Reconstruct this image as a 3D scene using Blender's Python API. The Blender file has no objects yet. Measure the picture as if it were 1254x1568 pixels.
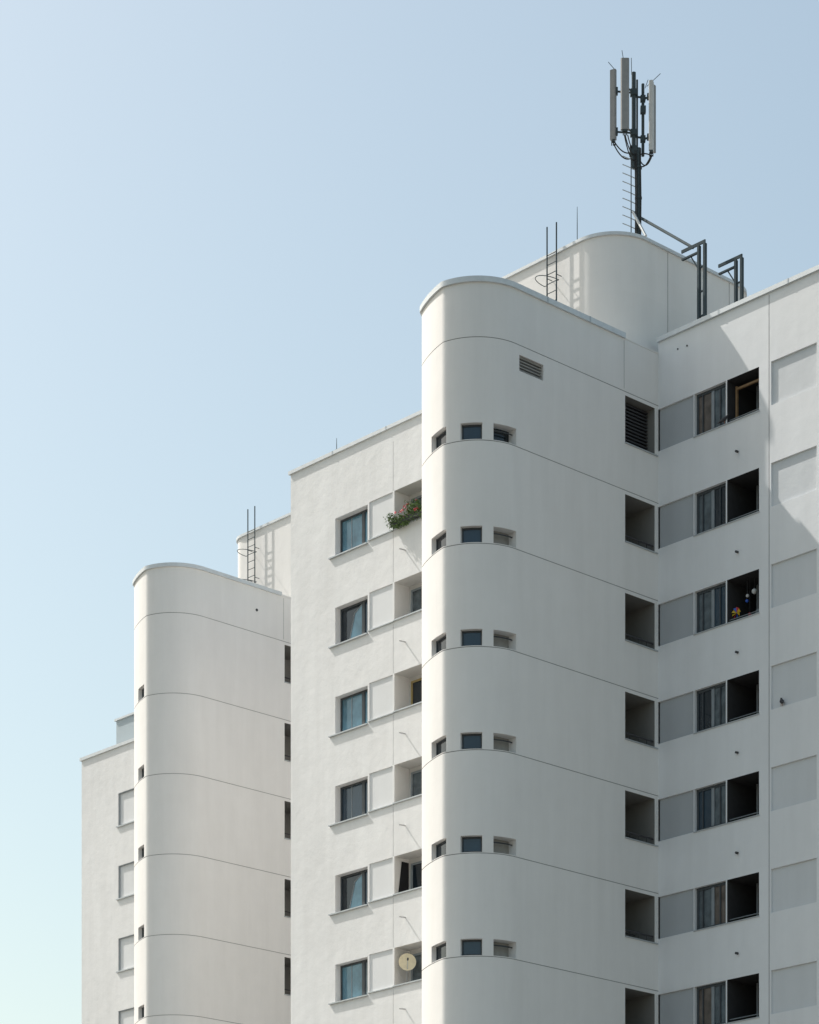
import bpy, math, random
from mathutils import Vector, Matrix
random.seed(7)
scene=bpy.context.scene
TH=math.atan2(-1.0,0.9254)          # building axes relative to the camera heading
CU,SU=math.cos(TH),math.sin(TH)
def W(p): return (CU*p[0]-SU*p[1], SU*p[0]+CU*p[1], p[2])

# ------------------------------------------------------------------ materials
def newmat(name):
    m=bpy.data.materials.new(name); m.use_nodes=True
    nt=m.node_tree; b=nt.nodes['Principled BSDF']
    return m,nt,b
def simple(name,col,rough=0.6,metal=0.0,var=0.08,scale=6.0,spec=0.5):
    m,nt,b=newmat(name)
    tc=nt.nodes.new('ShaderNodeTexCoord'); n=nt.nodes.new('ShaderNodeTexNoise')
    n.inputs['Scale'].default_value=scale; n.inputs['Detail'].default_value=4
    nt.links.new(tc.outputs['Object'],n.inputs['Vector'])
    r=nt.nodes.new('ShaderNodeValToRGB')
    r.color_ramp.elements[0].position=.3; r.color_ramp.elements[1].position=.7
    r.color_ramp.elements[0].color=[c*(1-var) for c in col]+[1]
    r.color_ramp.elements[1].color=[min(1,c*(1+var)) for c in col]+[1]
    nt.links.new(n.outputs['Fac'],r.inputs['Fac']); nt.links.new(r.outputs['Color'],b.inputs['Base Color'])
    b.inputs['Roughness'].default_value=rough; b.inputs['Metallic'].default_value=metal
    b.inputs['Specular IOR Level'].default_value=spec
    return m
def plaster(name,col,dirt=0.10,bump=0.35):
    m,nt,b=newmat(name); L=nt.links.new; N=nt.nodes.new
    tc=N('ShaderNodeTexCoord')
    def noise(scale,sx,sy,sz,detail=5,rough=.55):
        mp=N('ShaderNodeMapping'); mp.inputs['Scale'].default_value=(sx,sy,sz)
        L(tc.outputs['Object'],mp.inputs['Vector'])
        n=N('ShaderNodeTexNoise'); n.inputs['Scale'].default_value=scale
        n.inputs['Detail'].default_value=detail; n.inputs['Roughness'].default_value=rough
        L(mp.outputs['Vector'],n.inputs['Vector']); return n
    big=noise(.35,1,1,.6); streak=noise(2.6,1,1,.10,6,.6); mid=noise(1.7,1,1,1,6,.6); fine=noise(45,1,1,1,3)
    def ramp(n,a,b_,lo,hi):
        r=N('ShaderNodeMapRange'); r.inputs['From Min'].default_value=a; r.inputs['From Max'].default_value=b_
        r.inputs['To Min'].default_value=lo; r.inputs['To Max'].default_value=hi
        L(n.outputs['Fac'],r.inputs['Value']); return r
    def math_(op,a,c):
        q=N('ShaderNodeMath'); q.operation=op
        for i,x in enumerate((a,c)):
            if x is None: continue
            if isinstance(x,(int,float)): q.inputs[i].default_value=x
            else: L(x,q.inputs[i])
        return q
    r1=ramp(big,.35,.65,1-dirt*.5,1.0); r2=ramp(streak,.35,.7,1.0,1-dirt*.6); r3=ramp(mid,.3,.7,1-dirt*.35,1.0)
    m1=math_('MULTIPLY',r1.outputs[0],r2.outputs[0])
    m2=math_('MULTIPLY',m1.outputs[0],r3.outputs[0])
    # every storey of precast panels has weathered a little differently
    sp=N('ShaderNodeSeparateXYZ'); L(tc.outputs['Object'],sp.inputs[0])
    z1=math_('SUBTRACT',sp.outputs['Z'],2.02); z2=math_('DIVIDE',z1.outputs[0],2.81); z3=math_('FLOOR',z2.outputs[0],None)
    wn=N('ShaderNodeTexWhiteNoise'); wn.noise_dimensions='1D'; L(z3.outputs[0],wn.inputs['W'])
    wr=N('ShaderNodeMapRange'); wr.inputs['To Min'].default_value=.955; L(wn.outputs['Value'],wr.inputs['Value'])
    m3=math_('MULTIPLY',m2.outputs[0],wr.outputs[0])
    mx=N('ShaderNodeMix'); mx.data_type='RGBA'
    mx.inputs[6].default_value=(col[0]*.30,col[1]*.28,col[2]*.26,1); mx.inputs[7].default_value=(*col,1)
    L(m3.outputs[0],mx.inputs[0]); L(mx.outputs[2],b.inputs['Base Color'])
    b.inputs['Roughness'].default_value=.7; b.inputs['Specular IOR Level'].default_value=.4
    ad=N('ShaderNodeMath'); ad.operation='MULTIPLY_ADD'; L(fine.outputs['Fac'],ad.inputs[0]); ad.inputs[1].default_value=.10; L(mid.outputs['Fac'],ad.inputs[2])
    bp=N('ShaderNodeBump'); bp.inputs['Strength'].default_value=bump; bp.inputs['Distance'].default_value=.03
    L(ad.outputs[0],bp.inputs['Height']); L(bp.outputs['Normal'],b.inputs['Normal'])
    return m
M={}
M['wall']=plaster('white_plaster',(.83,.815,.80),dirt=.11,bump=.25)
M['wallR']=plaster('white_plaster_shade_tint',(.80,.81,.825),dirt=.11,bump=.3)  # bluish shade of the right facade tinted into the white plaster
M['wallA']=plaster('white_plaster_facade',(.82,.82,.82),dirt=.15,bump=.6)
M['panel']=plaster('grey_panel_with_shade',(.45,.475,.50),dirt=.10)  # grey panel, with the shade of its recess painted in darker
M['panelR']=plaster('pale_grey_plaster_panel',(.66,.68,.70),dirt=.10)
M['panelL']=plaster('light_plaster_panel',(.74,.75,.76),dirt=.08)
M['joint']=simple('panel_joint',(.30,.30,.30),.9)
M['cap']=simple('coping_metal',(.62,.65,.67),.45,.15,.05)
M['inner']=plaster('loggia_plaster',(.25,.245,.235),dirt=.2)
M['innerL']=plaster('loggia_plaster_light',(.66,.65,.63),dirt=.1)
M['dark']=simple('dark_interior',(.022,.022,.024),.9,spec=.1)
M['innerD']=simple('loggia_painted_shade',(.05,.05,.053),.9,spec=.1)  # loggia shade painted into the colour, near black
M['glassD']=simple('dark_glass',(.012,.020,.028),.05,0,.2,1.2,.6)
M['glassN']=simple('navy_glass',(.02,.045,.07),.08,0,.2,1.2,.7)
M['glassB']=simple('curtain_blue_glass',(.10,.22,.29),.08,0,.3,2.5,.7)
M['glassG']=simple('curtain_grey_glass',(.09,.115,.13),.08,0,.45,3,.6)
M['glassT']=simple('curtain_tan_glass',(.12,.10,.085),.10,0,.4,3,.5)
M['frame']=simple('window_frame',(.055,.065,.075),.5)
M['frameL']=simple('window_frame_grey',(.24,.27,.29),.5)
M['frameW']=simple('window_frame_white',(.65,.66,.66),.5)
M['wood']=simple('wood',(.30,.19,.10),.6,0,.2)
M['yellow']=simple('yellow_wood',(.36,.27,.11),.6)
M['sill']=simple('sill_metal',(.45,.48,.50),.4,.3)
M['rail']=simple('railing_steel',(.05,.05,.055),.5,.2)
M['greyback']=simple('grey_slats_and_lit_back',(.30,.29,.27),.8)  # slat grey; also imitates a sunlit inner wall behind the tower openings
M['louvre']=simple('louvre',(.22,.23,.23),.6)
M['roof']=simple('roof_gravel',(.30,.29,.27),.95,0,.3,30)
M['steel']=simple('galvanised_steel',(.065,.085,.095),.85,0,spec=.15)
M['steelL']=simple('galvanised_steel_light',(.42,.45,.46),.5,.2)
M['antenna']=simple('antenna_radome',(.27,.265,.26),.5)
M['antennaL']=simple('antenna_radome_light',(.55,.54,.52),.5)
M['cable']=simple('black_cable',(.02,.02,.02),.6)
M['leaf']=simple('leaf',(.09,.16,.04),.6,0,.5,20)
M['red']=simple('red_petals',(.50,.03,.04),.6,0,.2)
M['pink']=simple('pink_petals',(.50,.12,.20),.6,0,.2)
M['terra']=simple('terracotta',(.35,.14,.07),.8)
M['cream']=simple('cream_dish',(.72,.64,.45),.5)
M['bluebox']=plaster('blue_grey_sheet',(.45,.52,.56),dirt=.05,bump=.05)
M['blue']=simple('blue_plastic',(.04,.12,.55),.4)
M['yel']=simple('yellow_plastic',(.75,.50,.03),.4)
M['bird']=simple('feathers',(.04,.04,.045),.7,0,.3)
M['copper']=simple('pipe_zinc',(.45,.45,.45),.4,.5)

# ------------------------------------------------------------------ mesh builder
class B:
    def __init__(s): s.v=[];s.d={};s.f=[];s.m=[];s.mats=[]
    def mi(s,k):
        if k not in s.mats: s.mats.append(k)
        return s.mats.index(k)
    def vert(s,p,share=True):
        p=W(p)
        k=(round(p[0],4),round(p[1],4),round(p[2],4))
        if share and k in s.d: return s.d[k]
        s.v.append(p); s.d[k]=len(s.v)-1; return len(s.v)-1
    def face(s,pts,mat,share=True):
        ids=[s.vert(p,share) for p in pts]
        c=[]
        for i in ids:
            if i not in c: c.append(i)
        if len(c)<3: return
        s.f.append(c); s.m.append(s.mi(mat))
    def box(s,u0,u1,v0,v1,z0,z1,mat):
        c=[(u0,v0,z0),(u1,v0,z0),(u1,v1,z0),(u0,v1,z0),(u0,v0,z1),(u1,v0,z1),(u1,v1,z1),(u0,v1,z1)]
        n0=len(s.v)
        for p in c: s.v.append(W(p))
        for q in ((3,2,1,0),(4,5,6,7),(0,1,5,4),(1,2,6,5),(2,3,7,6),(3,0,4,7)):
            s.f.append([n0+i for i in q]); s.m.append(s.mi(mat))
    def tube(s,pts,r,mat,n=8,closed_ends=True):
        pts=[Vector(p) for p in pts]; rings=[]
        for i,p in enumerate(pts):
            if i==0: d=pts[1]-p
            elif i==len(pts)-1: d=p-pts[i-1]
            else: d=pts[i+1]-pts[i-1]
            d.normalize()
            a=d.cross(Vector((0,0,1)))
            if a.length<.05: a=d.cross(Vector((1,0,0)))
            a.normalize(); b=d.cross(a)
            rr=r[i] if isinstance(r,(list,tuple)) else r
            ring=[]
            for k in range(n):
                t=2*math.pi*k/n
                s.v.append(W(p+a*math.cos(t)*rr+b*math.sin(t)*rr)); ring.append(len(s.v)-1)
            rings.append(ring)
        for i in range(len(rings)-1):
            for k in range(n):
                s.f.append([rings[i][k],rings[i][(k+1)%n],rings[i+1][(k+1)%n],rings[i+1][k]]); s.m.append(s.mi(mat))
        if closed_ends:
            s.f.append(rings[0][::-1]); s.m.append(s.mi(mat)); s.f.append(rings[-1]); s.m.append(s.mi(mat))
    def obox(s,p,half,rot,mat,bev=0.0):
        c,si=math.cos(rot),math.sin(rot); n0=len(s.v)
        hx,hy,hz=half
        b=bev
        if b: pl=[(-hx+b,-hy),(hx-b,-hy),(hx,-hy+b),(hx,hy),(-hx,hy),(-hx,-hy+b)]
        else: pl=[(-hx,-hy),(hx,-hy),(hx,hy),(-hx,hy)]
        k=len(pl)
        for z in (-hz,hz):
            for x,y in pl: s.v.append(W((p[0]+c*x-si*y,p[1]+si*x+c*y,p[2]+z)))
        for i in range(k):
            s.f.append([n0+i,n0+(i+1)%k,n0+k+(i+1)%k,n0+k+i]); s.m.append(s.mi(mat))
        s.f.append([n0+i for i in range(k)][::-1]); s.m.append(s.mi(mat))
        s.f.append([n0+k+i for i in range(k)]); s.m.append(s.mi(mat))
    def make(s,name,parent=None,smooth=False,angle=35):
        me=bpy.data.meshes.new(name)
        vs=[Vector(p) for p in s.v]
        mn=Vector((min(p.x for p in vs),min(p.y for p in vs),min(p.z for p in vs)))
        mxx=Vector((max(p.x for p in vs),max(p.y for p in vs),max(p.z for p in vs)))
        o0=Vector(((mn.x+mxx.x)/2,(mn.y+mxx.y)/2,mn.z))
        me.from_pydata([p-o0 for p in vs],[],s.f)
        for k in s.mats: me.materials.append(M[k])
        me.polygons.foreach_set('material_index',s.m)
        if smooth:
            me.polygons.foreach_set('use_smooth',[True]*len(s.f))
            me.set_sharp_from_angle(angle=math.radians(angle))
        me.update()
        ob=bpy.data.objects.new(name,me); scene.collection.objects.link(ob)
        ob.location=o0
        if parent:
            ob.parent=parent; ob.matrix_parent_inverse=Matrix.Translation(-parent.location)
        return ob
def empty(name,p):
    e=bpy.data.objects.new(name,None); e.location=W(p); scene.collection.objects.link(e); return e

class Prof:
    def __init__(s,pts,closed=False):
        if closed: pts=pts+[pts[0]]
        s.p=[Vector(q) for q in pts]; s.S=[0]; s.n=[]; s.closed=closed
        for a,b in zip(s.p,s.p[1:]):
            d=b-a; s.S.append(s.S[-1]+d.length); d.normalize(); s.n.append(Vector((d.y,-d.x)))
        s.ns=[];s.ne=[]
        K=len(s.n)
        for i in range(K):
            a=s.n[i]
            pr=s.n[i-1] if (i>0 or closed) else a
            nx=s.n[(i+1)%K] if (i<K-1 or closed) else a
            s.ns.append((a+pr).normalized() if a.dot(pr)>.85 else a)
            s.ne.append((a+nx).normalized() if a.dot(nx)>.85 else a)
    def seg(s,x):
        for i in range(len(s.n)):
            if x<=s.S[i+1]: return i
        return len(s.n)-1
    def pt(s,i,x,off,z):
        f=(x-s.S[i])/(s.S[i+1]-s.S[i])
        n=s.ns[i].lerp(s.ne[i],f).normalized(); p=s.p[i].lerp(s.p[i+1],f)-n*off
        return (p.x,p.y,z)
def uniq(l):
    l=sorted(l); o=[l[0]]
    for x in l[1:]:
        if x-o[-1]>1e-5: o.append(x)
    return o
def strip(b,pr,z0,z1,holes,mat):
    ss=uniq([x for x in pr.S]+[min(max(h[i],0),pr.S[-1]) for h in holes for i in (0,1)])
    zz=uniq([z0,z1]+[min(max(h[i],z0),z1) for h in holes for i in (2,3)])
    def which(i,j):
        if i<0 or i>=len(ss)-1 or j<0 or j>=len(zz)-1: return -2
        x=(ss[i]+ss[i+1])/2; z=(zz[j]+zz[j+1])/2
        for k,h in enumerate(holes):
            if h[0]<x<h[1] and h[2]<z<h[3]: return k
        return -1
    G=[[which(i,j) for j in range(len(zz)-1)] for i in range(len(ss)-1)]
    for i in range(len(ss)-1):
        a,c=ss[i],ss[i+1]; sg=pr.seg((a+c)/2)
        for j in range(len(zz)-1):
            lo,hi=zz[j],zz[j+1]; k=G[i][j]
            if k<0:
                b.face([pr.pt(sg,a,0,lo),pr.pt(sg,c,0,lo),pr.pt(sg,c,0,hi),pr.pt(sg,a,0,hi)],mat); continue
            h=holes[k]; D=h[4]; bm=h[5]; rm=h[6] if len(h)>6 else mat
            b.face([pr.pt(sg,a,D,lo),pr.pt(sg,c,D,lo),pr.pt(sg,c,D,hi),pr.pt(sg,a,D,hi)],bm)
            nb=lambda ii,jj:(G[ii][jj] if 0<=ii<len(G) and 0<=jj<len(G[0]) else -2)
            if nb(i-1,j) not in (k,-2): b.face([pr.pt(sg,a,0,lo),pr.pt(sg,a,D,lo),pr.pt(sg,a,D,hi),pr.pt(sg,a,0,hi)],rm)
            if nb(i+1,j) not in (k,-2): b.face([pr.pt(sg,c,D,lo),pr.pt(sg,c,0,lo),pr.pt(sg,c,0,hi),pr.pt(sg,c,D,hi)],rm)
            if nb(i,j-1)!=k: b.face([pr.pt(sg,a,0,lo),pr.pt(sg,c,0,lo),pr.pt(sg,c,D,lo),pr.pt(sg,a,D,lo)],rm)
            if nb(i,j+1)!=k: b.face([pr.pt(sg,a,D,hi),pr.pt(sg,c,D,hi),pr.pt(sg,c,0,hi),pr.pt(sg,a,0,hi)],rm)
def coping(b,pr,zb,zt,out,inn,mat):
    P=pr.p; K=len(pr.n); rows=[]
    for i in range(len(P)):
        if i==0: n1=pr.n[-1] if pr.closed else pr.n[0]; n2=pr.n[0]
        elif i==len(P)-1: n1=pr.n[-1]; n2=pr.n[0] if pr.closed else pr.n[-1]
        else: n1=pr.n[i-1]; n2=pr.n[i]
        m=(n1+n2).normalized(); k=1/max(.4,m.dot(n1))
        o=P[i]+m*out*k; q=P[i]-m*inn*k
        rows.append([(o.x,o.y,zb),(o.x,o.y,zt),(q.x,q.y,zt),(q.x,q.y,zb)])
    for r,t in zip(rows,rows[1:]):
        for k in range(4):
            b.face([r[k],t[k],t[(k+1)%4],r[(k+1)%4]],mat)
    if not pr.closed:
        b.face(rows[0][::-1],mat); b.face(rows[-1],mat)
def arc(cu,cv,R,a0,a1,n):
    return [(cu+R*math.cos(math.radians(a0+(a1-a0)*i/n)),cv+R*math.sin(math.radians(a0+(a1-a0)*i/n))) for i in range(n+1)]

H=2.81
NF=13
# ================================================================== BUILDING 1
b1=empty('apartment_building',(-52,62,0))
R=1.54
C1=(-54.24,52.74)
def nose(C,shrink=0.0):
    # rounded tower end: west flank flattened so its sunlit strip stays even and ends sharply
    r=R-shrink; pts=[]; fa,fb,wt=219.0,279.0,.72
    A=Vector((math.cos(math.radians(fa)),math.sin(math.radians(fa)))); Bv=Vector((math.cos(math.radians(fb)),math.sin(math.radians(fb))))
    ch=(Bv-A).normalized()
    for i in range(61):
        ph=180+3*i; q=Vector((math.cos(math.radians(ph)),math.sin(math.radians(ph))))
        if fa<ph<fb:
            pj=A+ch*((q-A).dot(ch)); q=q.lerp(pj,wt)
        pts.append((C[0]+r*q.x,C[1]+r*q.y))
    return pts
def tower(C,vend,vback,parent,windows,openv,flatwin,k0,ztop):
    left=C[0]-R; right=C[0]+R
    pts=[(left,vback)]+nose(C)+[(right,vend)]
    pr=Prof(pts)
    def arcS(phi):
        x=(phi-180)/3; i=min(int(x),59); return pr.S[1+i]+(pr.S[2+i]-pr.S[1+i])*(x-i)-1e-4
    flatS=lambda v: pr.S[-2]+(v-C[1])
    holes=[]
    b=B(); fr=B()
    for k in range(NF):
        zl=32.93-H*k
        if zl<1: break
        for (p0,p1,kind) in windows:
            mat={'a':'glassD','b':'glassN','c':('glassD' if k==0 else 'greyback')}[kind]
            s0=arcS(p0); s1=arcS(p1)
            holes.append((s0,s1,zl+.02,zl+.47,.16 if kind!='c' else .30,mat,'wall'))
            i0=pr.seg(s0+.001); i1=pr.seg(s1-.001)
            off=.15
            path=[pr.pt(i0,s0+.02,off,0)]+[pr.pt(pr.seg(x),x,off,0) for x in [s0+(s1-s0)*t/6 for t in range(1,6)]]+[pr.pt(i1,s1-.02,off,0)]
            if kind!='c':
                for zz in (zl+.06,zl+.44):
                    fr.tube([(q[0],q[1],zz) for q in path],.022,'frame',4)
                for q in (path[0],path[-1]):
                    fr.tube([(q[0],q[1],zl+.03),(q[0],q[1],zl+.47)],.022,'frame',4)
            else:
                fr.tube([(q[0],q[1],zl+.34) for q in path],.02,'frame',4)
    for k in range(k0,NF):
        hd=35.62-H*k
        if hd<2: break
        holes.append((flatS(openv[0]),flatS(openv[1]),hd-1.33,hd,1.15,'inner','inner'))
    if flatwin:
        holes.append((flatS(52.87),flatS(53.81),35.03,35.47,.14,'louvre','wall'))
    for k in range(NF):
        zl=35.74-H*k
        holes.append((0,pr.S[-1],zl-.02,zl,.012,'joint','joint'))
    holes.append((flatS(openv[0]-.05),flatS(openv[0]-.035),35.8,ztop-.05,.012,'joint','joint'))
    strip(b,pr,0,ztop,holes,'wall')
    b.make('stair_tower_wall',parent,True,30)
    fr.make('stair_tower_window_frames',parent)
    return pr,flatS,left,right
pr1,fS1,l1,r1=tower(C1,58.54,56.5,b1,[(252,283,'a'),(299,321.5,'b'),(333,360.5,'c')],(57.13,58.38),True,0,37.22)
# tower coping runs round the curved end and stops at the corner bay
c=B()
cp=Prof([(l1,56.45)]+nose(C1)+[(r1,57.1)])
coping(c,cp,37.222,37.37,.06,.30,'cap')
cp=Prof([(r1,57.11),(r1,58.53)]); coping(c,cp,37.222,37.26,.012,.30,'wall')
for v in (53.9,55.6): c.box(r1+.061,r1+.066,v,v+.05,37.215,37.375,'sill')
c.make('tower_coping',b1,True,30)
# louvre slats in the attic window + corner bay railings/slats
d=B()
for i in range(5):
    z=35.07+.085*i
    d.box(r1-.10,r1-.05,52.90,53.78,z,z+.03,'greyback')
d.box(r1-.12,r1-.03,52.871,52.90,35.031,35.469,'frame')
for k in range(12):
    hd=35.62-H*k; sl=hd-1.33
    if k==0:
        for i in range(13):
            z=sl+.03+i*.1
            d.box(r1-.34,r1-.26,57.14,58.37,z,z+.045,'rail')
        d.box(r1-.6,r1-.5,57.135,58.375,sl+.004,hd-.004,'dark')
    else:
        d.tube([(r1-.06,57.135,sl+.18),(r1-.06,58.375,sl+.18)],.024,'rail',6)
        for vv in (57.4,57.75,58.1): d.tube([(r1-.06,vv,sl+.003),(r1-.06,vv,sl+.18)],.012,'rail',5)
        d.tube([(r1-.75,57.135,sl+.34),(r1-.75,58.375,sl+.34)],.014,'rail',6)
        d.box(r1-1.147,r1-1.12,57.22,57.85,sl+.1,hd-.18,'frame')
        d.box(r1-1.119,r1-1.115,57.27,57.80,sl+.15,hd-.23,'glassG')
    d.box(r1+.001,r1+.035,57.12,58.50,sl-.035,sl-.003,'sill')
d.make('corner_bay_railings',b1)

# ---- left facade (faces the sun at a grazing angle)
vA=56.5
b=B(); uL=-66.66
pr=Prof([(uL,68.0),(uL,vA),(l1,vA)])
o=68.0-vA; fs=lambda u:o+(u-uL)
holes=[];f=B()
variety=['B','H','B','D','H','W','D','B','H','D','B','H','D']
for k in range(NF):
    hd=35.34-H*k; sl=hd-1.18
    if sl<0.6: break
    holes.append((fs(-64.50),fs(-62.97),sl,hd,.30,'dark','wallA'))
    holes.append((fs(-62.90),fs(-61.82),sl+.06,hd+.05,.035,'panelL','wallA'))
    holes.append((fs(-61.74),fs(-58.6),sl+.08,hd+.06,.62,'innerL','innerL'))
    # window: wide sash + narrow sash
    vf=vA+.22
    u0,um,u1=-64.50,-63.42,-62.97
    def ring(a,c_,z0,z1,v,w,m):
        f.box(a,a+w,v,v+.06,z0,z1,m); f.box(c_-w,c_,v,v+.06,z0,z1,m)
        f.box(a+w,c_-w,v+.002,v+.058,z0,z0+w,m); f.box(a+w,c_-w,v+.002,v+.058,z1-w,z1,m)
    ring(u0+.004,um,sl+.004,hd-.004,vf,.06,'frame'); ring(um+.004,u1-.004,sl+.004,hd-.004,vf,.06,'frame')
    kind=variety[k]
    g1={'B':'glassB','H':'glassD','D':'glassN','W':'glassB'}[kind]; g2={'B':'glassB','H':'glassN','D':'glassN','W':'glassG'}[kind]
    f.box(u0+.065,um-.061,vf+.03,vf+.034,sl+.065,hd-.065,g1)
    f.box(um+.065,u1-.065,vf+.03,vf+.034,sl+.065,hd-.065,g2)
    if kind=='H':   # drawn curtain behind half of the pane, hanging skewed
        f.face([(u0+.42,vf+.026,sl+.07),(um-.07,vf+.026,sl+.07),(um-.07,vf+.026,hd-.09),(u0+.68,vf+.026,hd-.30)],'glassB',False)
        f.tube([(u0+.40,vf+.02,sl+.07),(u0+.66,vf+.02,hd-.28)],.02,'frameL',4)
        f.tube([(u0+.66,vf+.02,hd-.28),(um-.06,vf+.02,hd-.08)],.02,'frameL',4)
    else:
        f.box(u0+.50,u0+.53,vf+.022,vf+.028,sl+.065,hd-.065,'frameL')
    f.box(u0-.26,u1+.02,vA-.07,vA-.002,sl-.045,sl-.008,'sill')
    f.box(u1+.03,-61.76,vA-.05,vA-.002,sl+.02,sl+.05,'sill')
    # loggia door
    vb=vA+.62; s2=sl+.08; h2=hd+.06
    fm='yellow' if k==2 else 'frameL'
    f.box(-61.60,-61.54,vb-.06,vb-.002,s2+.003,h2-.15,fm); f.box(-60.2,-60.14,vb-.06,vb-.002,s2+.003,h2-.15,fm)
    f.box(-61.54,-60.2,vb-.058,vb-.004,h2-.21,h2-.15,fm)
    f.box(-61.54,-60.2,vb-.03,vb-.02,s2+.003,h2-.21,'glassD' if k in(2,4,7) else 'glassG')
    if k==4: 
        f.face([(-61.735,vA+.15,s2+.004),(-61.735,vA+.60,s2+.004),(-61.735,vA+.60,h2-.1),(-61.735,vA+.30,h2-.1)],'dark',False)
    f.box(-61.76,-58.62,vA-.055,vA-.002,s2-.045,s2-.006,'sill')
    # overflow spout
    f.tube([(-61.25,vA+.0,sl-.72),(-61.22,vA-.26,sl-.75)],.02,'copper',6)
for uu in (-61.80,):
    for k in range(NF):
        hd=35.34-H*k
        holes.append((fs(uu),fs(uu+.014),hd+.08,hd+1.60,.01,'joint','joint'))
strip(b,pr,0,37.36,holes,'wallA')
b.make('left_facade_wall',b1)
f.make('left_facade_windows',b1)
c=B(); coping(c,pr,37.362,37.47,.06,.3,'cap')
for uu in (-64.6,-62.1,-59.6): c.box(uu,uu+.05,vA-.066,vA-.061,37.355,37.475,'sill')
c.make('left_facade_coping',b1)

# ---- right facade
vR=58.54; uR=-38.0
b=B();f=B()
pr=Prof([(r1,vR),(uR,vR),(uR,70)])
fs=lambda u:u-r1
holes=[]
bay=5.86-.04
for k in range(NF):
    hd=35.63-H*k; sl=hd-1.21
    if sl<.6: break
    for n,off in enumerate((0,bay,2*bay)):
        if n==0: holes.append((0,fs(-51.36),sl,hd,.06,'panel','wallR'))
        if -46.92+off<uR:
            holes.append((fs(-48.52+off),fs(-46.92+off),sl,hd,.06,'panelR','wallR'))
        a=-51.33+off; m=-50.16+off; e=-48.95+off
        if e>uR: continue
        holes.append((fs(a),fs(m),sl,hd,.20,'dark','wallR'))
        holes.append((fs(m+.05),fs(e),sl-.0,hd,1.3,'dark','innerD'))  # back and sides carry the loggia's shade in their colour
        vf=vR+.10
        g=[('glassT','glassG'),('glassG','glassD'),('glassG','glassN'),('glassD','glassG'),('glassN','glassG'),('glassG','glassT')][(k+n*2)%6]
        f.box(a+.003,a+.07,vf,vf+.07,sl+.003,hd-.003,'frame')
        f.box(a+.07,m-.003,vf+.003,vf+.067,sl+.003,sl+.07,'frame'); f.box(a+.07,m-.003,vf+.003,vf+.067,hd-.08,hd-.003,'frame')
        for uu,w,mm in ((a+.22,.03,'frame'),(a+.56,.10,'frameL'),(a+.86,.035,'frame'),(m-.09,.087,'frame')):
            f.box(uu,uu+w,vf-.006,vf+.06,sl+.071,hd-.081,mm)
        f.box(a+.07,a+.60,vf+.03,vf+.035,sl+.07,hd-.08,g[0]); f.box(a+.60,m-.05,vf+.028,vf+.033,sl+.07,hd-.08,g[1])
        # loggia: low rail, soffit trim and the glazed door deep inside
        f.tube([(m+.06,vR+.10,sl+.10),(e-.01,vR+.10,sl+.10)],.014,'frameL',6)
        f.tube([(m+.40,vR+.9,sl+.01),(m+.40,vR+.9,hd-.01)],.03,'frameL',6)
        f.box(m+.50,m+.56,vR+1.20,vR+1.29,sl+.01,hd-.2,'frameL')
        f.box(m+.57,m+1.1,vR+1.22,vR+1.29,sl+.01,hd-.2,'glassN')
        # spout
        f.tube([(e-.77,vR+.02,sl-.92),(e-.76,vR-.10,sl-.93)],.035,'rail',8)
        f.box(a-.02,e+.02,vR-.03,vR-.002,sl-.03,sl-.004,'sill')
for off in (0,bay):
    for (uu) in (-48.60+off,):
        holes.append((fs(uu),fs(uu+.02),0.0,37.5,.02,'joint','joint'))
strip(b,pr,0,37.55,holes,'wallR')
for x,z in ((-51.95,37.12),(-51.60,37.10)):
    f.tube([(x,vR+.01,z),(x,vR-.02,z)],.025,'rail',8)
b.make('right_facade_wall',b1); f.make('right_facade_windows',b1)
c=B(); coping(c,pr,37.552,37.68,.07,.3,'cap')
for uu in (-50.4,-47.9,-45.4): c.box(uu,uu+.05,vR-.076,vR-.071,37.545,37.685,'sill')
c.make('right_facade_coping',b1)
# roof sheet and back walls
b=B()
def rq(b,u0,u1,v0,v1,z): b.face([(u0,v0,z),(u1,v0,z),(u1,v1,z),(u0,v1,z)],'roof',False)
rq(b,uL+.02,uR-.02,58.56,69.98,36.90)
rq(b,uL+.02,l1+.02,vA+.02,58.56,36.905)
rq(b,l1+.02,r1-.02,52.74,58.56,36.91)
b.face([(p[0],p[1]-.001,36.91) for p in nose(C1,.04)],'roof',False)
b.make('flat_roof',b1)
b=B(); strip(b,Prof([(uR,70),(uL,70),(uL,68)]),0,37.5,[],'wall'); b.make('rear_wall',b1)

# ---- machine house (rounded penthouse)
def penthouse(u0,u1,v0,v1,zb,zt,rl,rr,parent,seams):
    pts=arc(u0+rl,v0+rl,rl,180,270,20)+arc(u1-rr,v0+rr,rr,270,360,30)+arc(u1-.9,v1-.9,.9,0,90,16)+arc(u0+.9,v1-.9,.9,90,180,12)
    pr=Prof(pts,True)
    b=B(); holes=[]
    # seams on the +u wall: convert v to s
    s_start=pr.S[20]+ (u1-rr-(u0+rl)) + pr.S[51]-pr.S[21]
    for v in seams:
        s=s_start+(v-(v0+rr)); holes.append((s,s+.02,zb,zt-.01,.015,'joint','joint'))
    strip(b,pr,zb,zt,holes,'wall')
    coping(b,pr,zt+.002,zt+.09,.06,.35,'cap')
    b.face([(p.x*.98+.02*(u0+u1)/2,p.y*.98+.02*(v0+v1)/2,zt-.2) for p in pr.p[:-1]],'roof',False)
    return b.make('machine_house',parent,True,30)
penthouse(-58.3,-53.0,57.0,63.3,36.92,40.52,.8,1.35,b1,(59.27,60.65,62.0))

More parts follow.
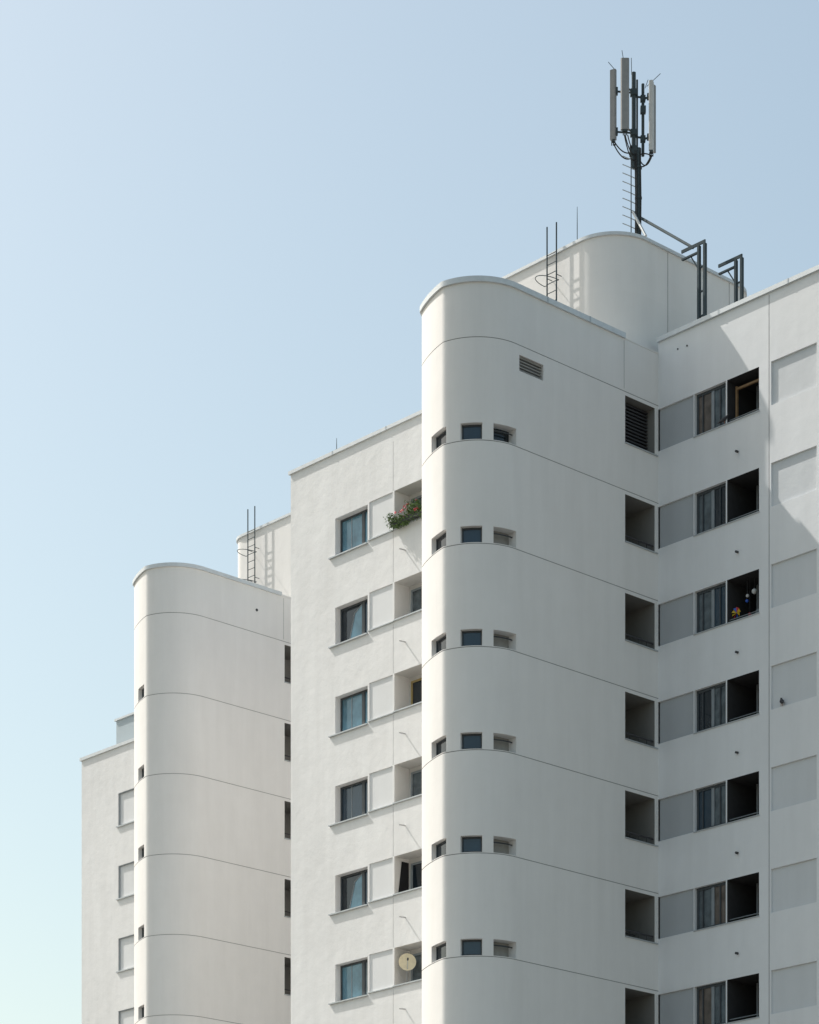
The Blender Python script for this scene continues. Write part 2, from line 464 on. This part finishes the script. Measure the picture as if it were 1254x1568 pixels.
# ================================================================== BUILDING 2
b2=empty('apartment_building',(-78,68,0))
C2=(-76.51,59.54)
pr2,fS2,l2,r2=tower(C2,65.34,63.3,b2,[(247,271,'a')],(63.25,64.5),False,0,37.33)
c=B()
cp=Prof([(l2,63.25)]+nose(C2)+[(r2,63.08)]); coping(c,cp,37.333,37.46,.06,.3,'cap')
cp=Prof([(r2,63.09),(r2,65.33)]); coping(c,cp,37.333,37.40,.012,.3,'wall')
c.make('tower_coping',b2,True,30)
d=B()
for k in range(12):
    sl=35.62-H*k-1.33
    d.tube([(r2-.06,63.255,sl+.18),(r2-.06,64.495,sl+.18)],.02,'rail',6)
    d.box(r2+.001,r2+.03,63.24,64.55,sl-.035,sl-.003,'sill')
d.tube([(r2+.02,61.95,36.55),(r2-.01,61.95,36.55)],.05,'rail',8)
d.make('corner_bay_railings',b2)
uL2=-87.4; vA2=63.3
pr=Prof([(uL2,75),(uL2,vA2),(l2,vA2)]); fs=lambda u:75-vA2+(u-uL2)
b=B();f=B();holes=[]
for k in range(11):
    hd=32.42-H*k; sl=hd-1.27
    if sl<.6: break
    holes.append((fs(-85.0),fs(-83.2),sl,hd,.07,'panelL','wallA'))
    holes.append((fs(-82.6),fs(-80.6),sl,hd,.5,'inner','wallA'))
    f.box(-85.08,-83.1,vA2-.06,vA2-.002,sl-.05,sl-.006,'sill')
    f.box(-84.995,-84.96,vA2+.01,vA2+.066,sl+.004,hd-.004,'frameL')
    f.box(-84.96,-83.21,vA2+.012,vA2+.064,hd-.035,hd-.004,'frameL')
strip(b,pr,0,34.2,holes,'wallA'); b.make('left_facade_wall',b2); f.make('left_facade_windows',b2)
c=B(); coping(c,pr,34.202,34.32,.06,.3,'cap'); c.make('left_facade_coping',b2)
b=B()
rq(b,uL2+.02,l2-.02,vA2+.02,74.98,33.9)
rq(b,l2+.02,r2-.02,59.54,65.36,36.9); rq(b,l2+.02,-66.72,65.36,74.98,36.9)
b.face([(p[0],p[1]-.001,36.9) for p in nose(C2,.04)],'roof',False)
b.make('flat_roof',b2)
b=B(); strip(b,Prof([(l2,75),(l2,63.3)]),33.9,37.33,[],'wall')
strip(b,Prof([(r2,65.34),(-66.7,65.34)]),0,37.33,[],'wall')
strip(b,Prof([(-66.7,75),(uL2,75)]),0,34.2,[],'wall')
strip(b,Prof([(-66.7,75),(l2,75)]),34.2,37.33,[],'wall'); b.make('rear_walls',b2)
b=B(); b.box(-85.8,-79.5,63.8,66.5,33.9,35.5,'bluebox'); b.box(-85.86,-79.44,63.74,66.56,35.502,35.58,'cap'); b.make('plant_room',b2)
penthouse(-78.75,-72.0,63.8,71,36.92,40.5,.7,1.3,b2,())

# ================================================================== roof ladders
def ladder(u0,u1,vw,zt):
    b=B(); v=vw-.22
    for u in (u0,u1):
        b.tube([(u,v,36.95),(u,v,zt)],.022,'steel',6)
        for z in (37.6,38.7,39.8): b.tube([(u,v,z),(u,vw-.01,z)],.012,'steel',5)
    z=37.1
    while z<40.6:
        b.tube([(u0,v,z),(u1,v,z)],.012,'steel',5); z+=.28
    # safety hoops
    for z in (38.5,39.6):
        pts=[]
        for i in range(13):
            t=math.pi*i/12
            pts.append(((u0+u1)/2-(u1-u0)*.75*math.cos(t),v-.62*math.sin(t),z))
        b.tube([(u0,v,z)]+pts+[(u1,v,z)],.012,'steel',5)
    b.make('roof_ladder')
ladder(-55.46,-55.08,57.0,41.3)
ladder(-77.45,-77.05,63.8,41.3)
# lightning rods
def rod(u,v,z0,z1,r=.012):
    b=B(); b.tube([(u,v,z0),(u,v,z0+.12)],.05,'steel',8); b.tube([(u,v,z0+.05),(u,v,(z0+z1)/2),(u,v,z1)],[r,r,r*.6],'steel',5); b.make('lightning_rod')
rod(-55.2,52.9,37.37,38.05)
rod(-54.6,57.15,40.6,41.7)
rod(-64.6,56.65,37.46,37.95)
rod(-77.5,59.4,37.45,38.1)

# ================================================================== antenna mast
b=B()
def inv(x,y,z): # world -> building axes
    return (CU*x+SU*y,-SU*x+CU*y,z)
X0,Y0=6.76,81.0
def m(dx,z,dy=0): return inv(X0+dx,Y0+dy,z)
ROT=-TH
def bx(dx,z0,z1,w,dp,dy,mat,yaw=0,bev=.02):
    p=m(dx,(z0+z1)/2,dy); b.obox(p,(w/2,dp/2,(z1-z0)/2),ROT+math.radians(yaw),mat,bev)
b.tube([m(.05,40.3),m(.05,44.5)],.085,'steel',12)
for z in (41.2,42.1,43.0,43.9): b.tube([m(.05,z),m(.05,z+.05)],.11,'steel',12)
b.tube([m(-.09,43.9,-.02),m(-.09,46.75,-.02)],.065,'steel',12)
b.tube([m(.02,44.2,.1),m(.02,46.6,.1)],.03,'steel',8)
b.tube([m(.19,44.3,.05),m(.19,46.45,.05)],.045,'steel',8)
# panel antennas
bx(-.70,44.70,46.78,.12,.17,-.1,'antenna',60)
bx(-.385,44.82,46.92,.25,.12,-.45,'antenna',0,.03)
bx(.42,44.35,46.42,.12,.16,-.15,'antennaL',-20,.02)
bx(.50,44.40,46.40,.05,.18,.0,'antenna',-40,.01)
for dx,z,w,dp,dy in ((-.70,44.70,.08,.14,-.1),(-.385,44.82,.16,.08,-.45),(.42,44.35,.09,.16,-.15)):
    bx(dx,z-.05,z-.001,w,dp,dy,'steel',0,0)
    for i in range(3): b.tube([m(dx-.05+.05*i,z-.04,dy),m(dx-.05+.05*i,z-.16,dy)],.016,'cable',6)
# arms and clamps
for z in (44.95,46.15):
    b.tube([m(-.66,z,-.1),m(-.09,z,-.02)],.028,'steel',6); b.tube([m(-.385,z,-.4),m(-.09,z,-.02)],.028,'steel',6)
    b.tube([m(.19,z-.15,.05),m(.42,z-.15,-.1)],.03,'steel',6); b.tube([m(-.09,z-.1,0),m(.19,z-.1,.05)],.03,'steel',6)
    bx(-.09,z-.08,z+.08,.2,.2,-.02,'steel',0,0); bx(.19,z-.22,z-.06,.15,.15,.05,'steel',0,0)
    bx(-.62,z-.1,z+.1,.1,.12,-.1,'steel',0,0); bx(.36,z-.24,z-.08,.12,.12,-.1,'steel',0,0)
bx(.19,45.55,45.75,.16,.14,0,'steel',0,0); bx(-.10,44.3,44.55,.22,.2,0,'steel',0,0)
# cable loops
def loop(a,c_,sag,dy=-.1,r=.018):
    pts=[]
    for i in range(11):
        t=i/10; pts.append(m(a[0]*(1-t)+c_[0]*t, a[1]*(1-t)+c_[1]*t-sag*4*t*(1-t),dy*(1-t)))
    b.tube(pts,r,'cable',6)
loop((-.70,44.6),(-.05,44.3),.26); loop((-.66,44.6),(-.05,44.45),.18,-.15); loop((-.385,44.7),(-.02,44.35),.22,-.45)
loop((-.40,44.7),(.0,44.2),.3,-.4); loop((.42,44.25),(.08,44.0),.16,-.15); loop((.45,44.25),(.10,44.15),.22,-.1)
loop((.40,44.25),(.06,44.3),-.05,-.1); loop((-.3,44.7),(-.1,44.5),.1,-.4)
for dx in (-.06,-.02,.10): b.tube([m(dx,44.4,-.09),m(dx+.02,43,-.10),m(dx,40.4,-.10)],.018,'cable',6)
# step pegs with side rail
b.tube([m(-.17,40.4,-.05),m(-.17,44.2,-.05)],.016,'steel',6)
z=40.9
while z<44.25:
    b.tube([m(.0,z-.07,-.02),m(-.17,z,-.05),m(-.43,z+.09,-.08)],.014,'steelL',5); z+=.25
# struts
b.tube([m(.10,42.45,0),inv(8.15,78.25,40.2)],.042,'steel',8)
b.tube([m(-.12,42.6,-.05),m(.22,41.6,-.6)],.04,'steelL',8)
b.tube([m(.1,42.6,0),m(-.25,40.9,.4)],.03,'steel',8)
# air terminals
for p,q in (((-.62,46.75,-.1),(-.85,47.02,-.1)),((-.42,46.9,-.4),(-.47,47.2,-.4)),((-.15,46.7,0),(-.16,47.2,0)),((.3,46.35,0),(.70,46.68,-.1)),((.25,46.3,0),(.34,46.55,0))):
    b.tube([m(*[p[0],p[1],p[2]]),m(*[q[0],q[1],q[2]])],.01,'steel',5)
b.make('cell_antenna_mast',None,True,40)

# ================================================================== roof steel frames
def gantry(u,v,zt,ulen,lat=True):
    b=B()
    for uu in (u-.11,u+.11):
        b.box(uu-.035,uu+.035,v-.05,v+.05,36.95,zt,'steel')
    z=37.3
    while z<zt-.15:
        b.box(u-.075,u+.075,v-.02,v+.02,z,z+.04,'steel'); z+=.7
    b.box(u-ulen,u+.145,v-.045,v-.005,zt+.001,zt+.09,'steel')
    b.box(u-ulen,u-.146,v-.035,v+.035,zt-.20,zt-.15,'steel')
    b.tube([(u-.1,v,zt-.7),(u-.45,v,zt-.15)],.02,'steel',6)
    b.box(u-.2,u+.2,v-.12,v+.12,36.92,36.97,'steel')
    b.make('roof_steel_gantry')
gantry(-51.40,58.95,40.05,.75)
gantry(-51.30,60.45,40.10,.75)
b=B()
b.tube([(-52.2,58.8,37.72),(-51.6,58.8,37.72)],.03,'steel',6); b.tube([(-52.2,58.8,37.72),(-52.2,58.8,36.95)],.03,'steel',6)
b.tube([(-51.6,58.8,37.72),(-51.6,58.8,36.95)],.03,'steel',6); b.tube([(-50.9,59.0,37.95),(-50.0,59.0,37.95)],.025,'steel',6)
b.tube([(-50.9,59.0,37.95),(-50.9,59.0,36.95)],.025,'steel',6);b.tube([(-50.0,59.0,37.95),(-50.0,59.0,36.95)],.025,'steel',6)
b.make('roof_guard_rail')

# ================================================================== flower box
b=B()
z0=34.25
b.box(-61.70,-60.3,vA-.20,vA-.06,z0-.02,z0+.12,'rail')
for i in range(2400):
    u=random.uniform(-61.80,-60.2); hgt=.24+.18*math.sin((u+61)*5)+.1*math.sin(u*17)
    z=z0+.05+random.random()**.8*hgt-(.16 if random.random()<.35 else 0); v=vA-.16+random.gauss(0,.09)
    s=random.uniform(.02,.04); a=random.uniform(0,6.28); t=random.uniform(-1,1)
    d1=Vector((math.cos(a),math.sin(a),t)).normalized()*s; d2=Vector((-math.sin(a),math.cos(a),random.uniform(-1,1))).normalized()*s*.6
    p=Vector((u,v,z)); b.face([tuple(p-d1),tuple(p+d2),tuple(p+d1),tuple(p-d2)],'leaf',False)
for i in range(15):
    u=random.uniform(-61.6,-60.3); z=z0+.12+random.random()*.36; v=vA-.24+random.uniform(-.05,.08); mt='red' if random.random()<.6 else 'pink'
    for j in range(12):
        q=Vector((u,v,z))+Vector((random.gauss(0,.018),random.gauss(0,.018),random.gauss(0,.018)))
        a=random.uniform(0,6.28); d1=Vector((math.cos(a),random.uniform(-.5,.5),math.sin(a)))*.022; d2=Vector((-math.sin(a),random.uniform(-.5,.5),math.cos(a)))*.022
        b.face([tuple(q-d1),tuple(q+d2),tuple(q+d1),tuple(q-d2)],mt,False)
b.make('balcony_flower_box')
# satellite dish on the sixth storey
b=B()
dc=Vector((-61.35,vA+.18,34.28-5*H+.62)); dn=Vector((.75,-.62,.25)).normalized(); da=dn.cross(Vector((0,0,1))).normalized(); db=dn.cross(da)
rg=[]
for i in range(6):
    r=.27*i/5
    rg.append([tuple(dc+da*math.cos(t*math.pi/10)*r+db*math.sin(t*math.pi/10)*r*1.08+dn*(r*r*.9)) for t in range(20)])
for i in range(5):
    for t in range(20):
        b.face([rg[i][t],rg[i][(t+1)%20],rg[i+1][(t+1)%20],rg[i+1][t]],'cream')
b.tube([tuple(dc-Vector((0,0,.26))+dn*.05),tuple(dc+dn*.34-Vector((0,0,.05)))],.012,'steelL',6)
b.tube([tuple(dc+dn*.30-Vector((0,0,.05))),tuple(dc+dn*.38-Vector((0,0,.04)))],.03,'rail',8)
b.tube([tuple(dc-dn*.02),tuple(dc-dn*.12),tuple(dc-dn*.12-Vector((0,0,.58)))],.02,'steelL',6)
b.make('satellite_dish',None,True,40)
# balcony decorations on the right facade (third storey down)
b=B(); sl=35.63-1.21-2*H
b.tube([(-49.95,vR+.25,sl+.06),(-49.95,vR+.25,sl+.32)],.01,'rail',5)
for i in range(8):
    a=i*math.pi/4; cu,cz=-49.95,sl+.30
    b.face([(cu,vR+.22,cz),(cu+.15*math.cos(a),vR+.22,cz+.15*math.sin(a)),(cu+.15*math.cos(a+.6),vR+.17,cz+.15*math.sin(a+.6))],('yel','red','blue','yel')[i%4],False)
b.make('balcony_pinwheel')
for (u,z,mt,r) in ((-49.72,.62,'blue',.05),(-49.70,.76,'frameW',.05),(-49.45,.82,'frameW',.08),(-49.62,.22,'red',.05),(-49.3,.2,'frameL',.09)):
    b=B(); cz=sl+z
    for i in range(6):
        for j in range(10):
            def sp(i,j):
                a=math.pi*i/6; t=2*math.pi*j/10
                return (u+r*math.sin(a)*math.cos(t),vR+.4+r*math.sin(a)*math.sin(t),cz+r*math.cos(a))
            b.face([sp(i,j),sp(i+1,j),sp(i+1,j+1),sp(i,j+1)],mt)
    b.tube([(u,vR+.4,cz+r-.01),(u,vR+.4,sl+1.2)],.005,'rail',4)
    b.make('hanging_balcony_ornament',None,True,60)
b=B(); sl=35.63-1.21
b.box(-50.06,-50.0,vR+.3,vR+.36,sl+.06,sl+1.1,'wood'); b.box(-50.0,-49.0,vR+.3,vR+.36,sl+1.0,sl+1.06,'wood')
b.make('wooden_balcony_frame')
# birds
def bird(u,v,z,yaw):
    b=B(); c_,s_=math.cos(yaw),math.sin(yaw)
    def q(x,y,zz): return (u+c_*x-s_*y,v+s_*x+c_*y,z+zz)
    b.tube([q(-.20,0,.04),q(-.12,0,.07),q(-.04,0,.11),q(.04,0,.15),q(.08,0,.19),q(.10,0,.235),q(.125,0,.25),q(.145,0,.245)],[.012,.03,.055,.06,.04,.03,.026,.01],'bird',8)
    b.tube([q(.14,0,.245),q(.17,0,.238)],[.009,.003],'rail',5)
    for y in (-.02,.02): b.tube([q(0,y,.10),q(0.01,y,0)],.006,'terra',4)
    b.make('pigeon',None,True,70)
bird(-48.13,vR-.01,35.63-1.21-3*H+.005,2.4)
bird(-50.20,vR-.015,35.63-1.21+.005,.5)

# ================================================================== ground
gm,nt,bs=newmat('ground_paving_and_grass')
tc=nt.nodes.new('ShaderNodeTexCoord'); nn=nt.nodes.new('ShaderNodeTexNoise'); nn.inputs['Scale'].default_value=.03; nn.inputs['Detail'].default_value=8
nt.links.new(tc.outputs['Object'],nn.inputs['Vector']); r=nt.nodes.new('ShaderNodeValToRGB')
r.color_ramp.elements[0].position=.42; r.color_ramp.elements[0].color=(.075,.08,.055,1); r.color_ramp.elements[1].position=.5; r.color_ramp.elements[1].color=(.17,.16,.15,1)
nt.links.new(nn.outputs['Fac'],r.inputs['Fac']); nt.links.new(r.outputs['Color'],bs.inputs['Base Color']); bs.inputs['Roughness'].default_value=.9
M['ground']=gm
b=B(); n=48
b.face([inv(2500*math.cos(2*math.pi*i/n),2500*math.sin(2*math.pi*i/n),0) for i in range(n)],'ground',False)
b.make('ground')

# ================================================================== light, sky, camera
sv=Vector((-.8847,.5437,1.25)).normalized()
el=math.asin(sv.z); az=math.atan2(sv.x,sv.y)
w=bpy.data.worlds.new('World'); scene.world=w; w.use_nodes=True; nt=w.node_tree
sky=nt.nodes.new('ShaderNodeTexSky'); sky.sky_type='NISHITA'; sky.sun_disc=False
sky.sun_elevation=el; sky.sun_rotation=az%(2*math.pi); sky.air_density=1.3; sky.dust_density=2.4; sky.ozone_density=1.0; sky.altitude=0
wb=nt.nodes.new('ShaderNodeMix'); wb.data_type='RGBA'; wb.blend_type='MULTIPLY'; wb.inputs[0].default_value=1
wb.inputs[7].default_value=(1.36,1.30,1.10,1); nt.links.new(sky.outputs['Color'],wb.inputs[6])
bg=nt.nodes['Background']; bg.inputs['Strength'].default_value=.135; nt.links.new(wb.outputs[2],bg.inputs['Color'])
sl_=bpy.data.lights.new('sun',type='SUN'); sl_.energy=5.0; sl_.angle=math.radians(.5); sl_.color=(1,.96,.90)
so=bpy.data.objects.new('sun',sl_); scene.collection.objects.link(so)
so.rotation_mode='XYZ'; so.rotation_euler=(math.pi/2-el,0,math.atan2(sv.x,-sv.y)); so.location=(-80,60,130)
cam=bpy.data.cameras.new('camera'); co=bpy.data.objects.new('camera',cam); scene.collection.objects.link(co)
co.location=(0,0,1.7); co.rotation_euler=(math.radians(90),0,0)
cam.sensor_fit='HORIZONTAL'; cam.sensor_width=36; cam.lens=36*4168/1254; cam.shift_y=(2430-784)/1254; cam.clip_end=6000; cam.clip_start=.5
scene.camera=co
scene.view_settings.view_transform='Standard'; scene.view_settings.look='None'; scene.view_settings.exposure=0
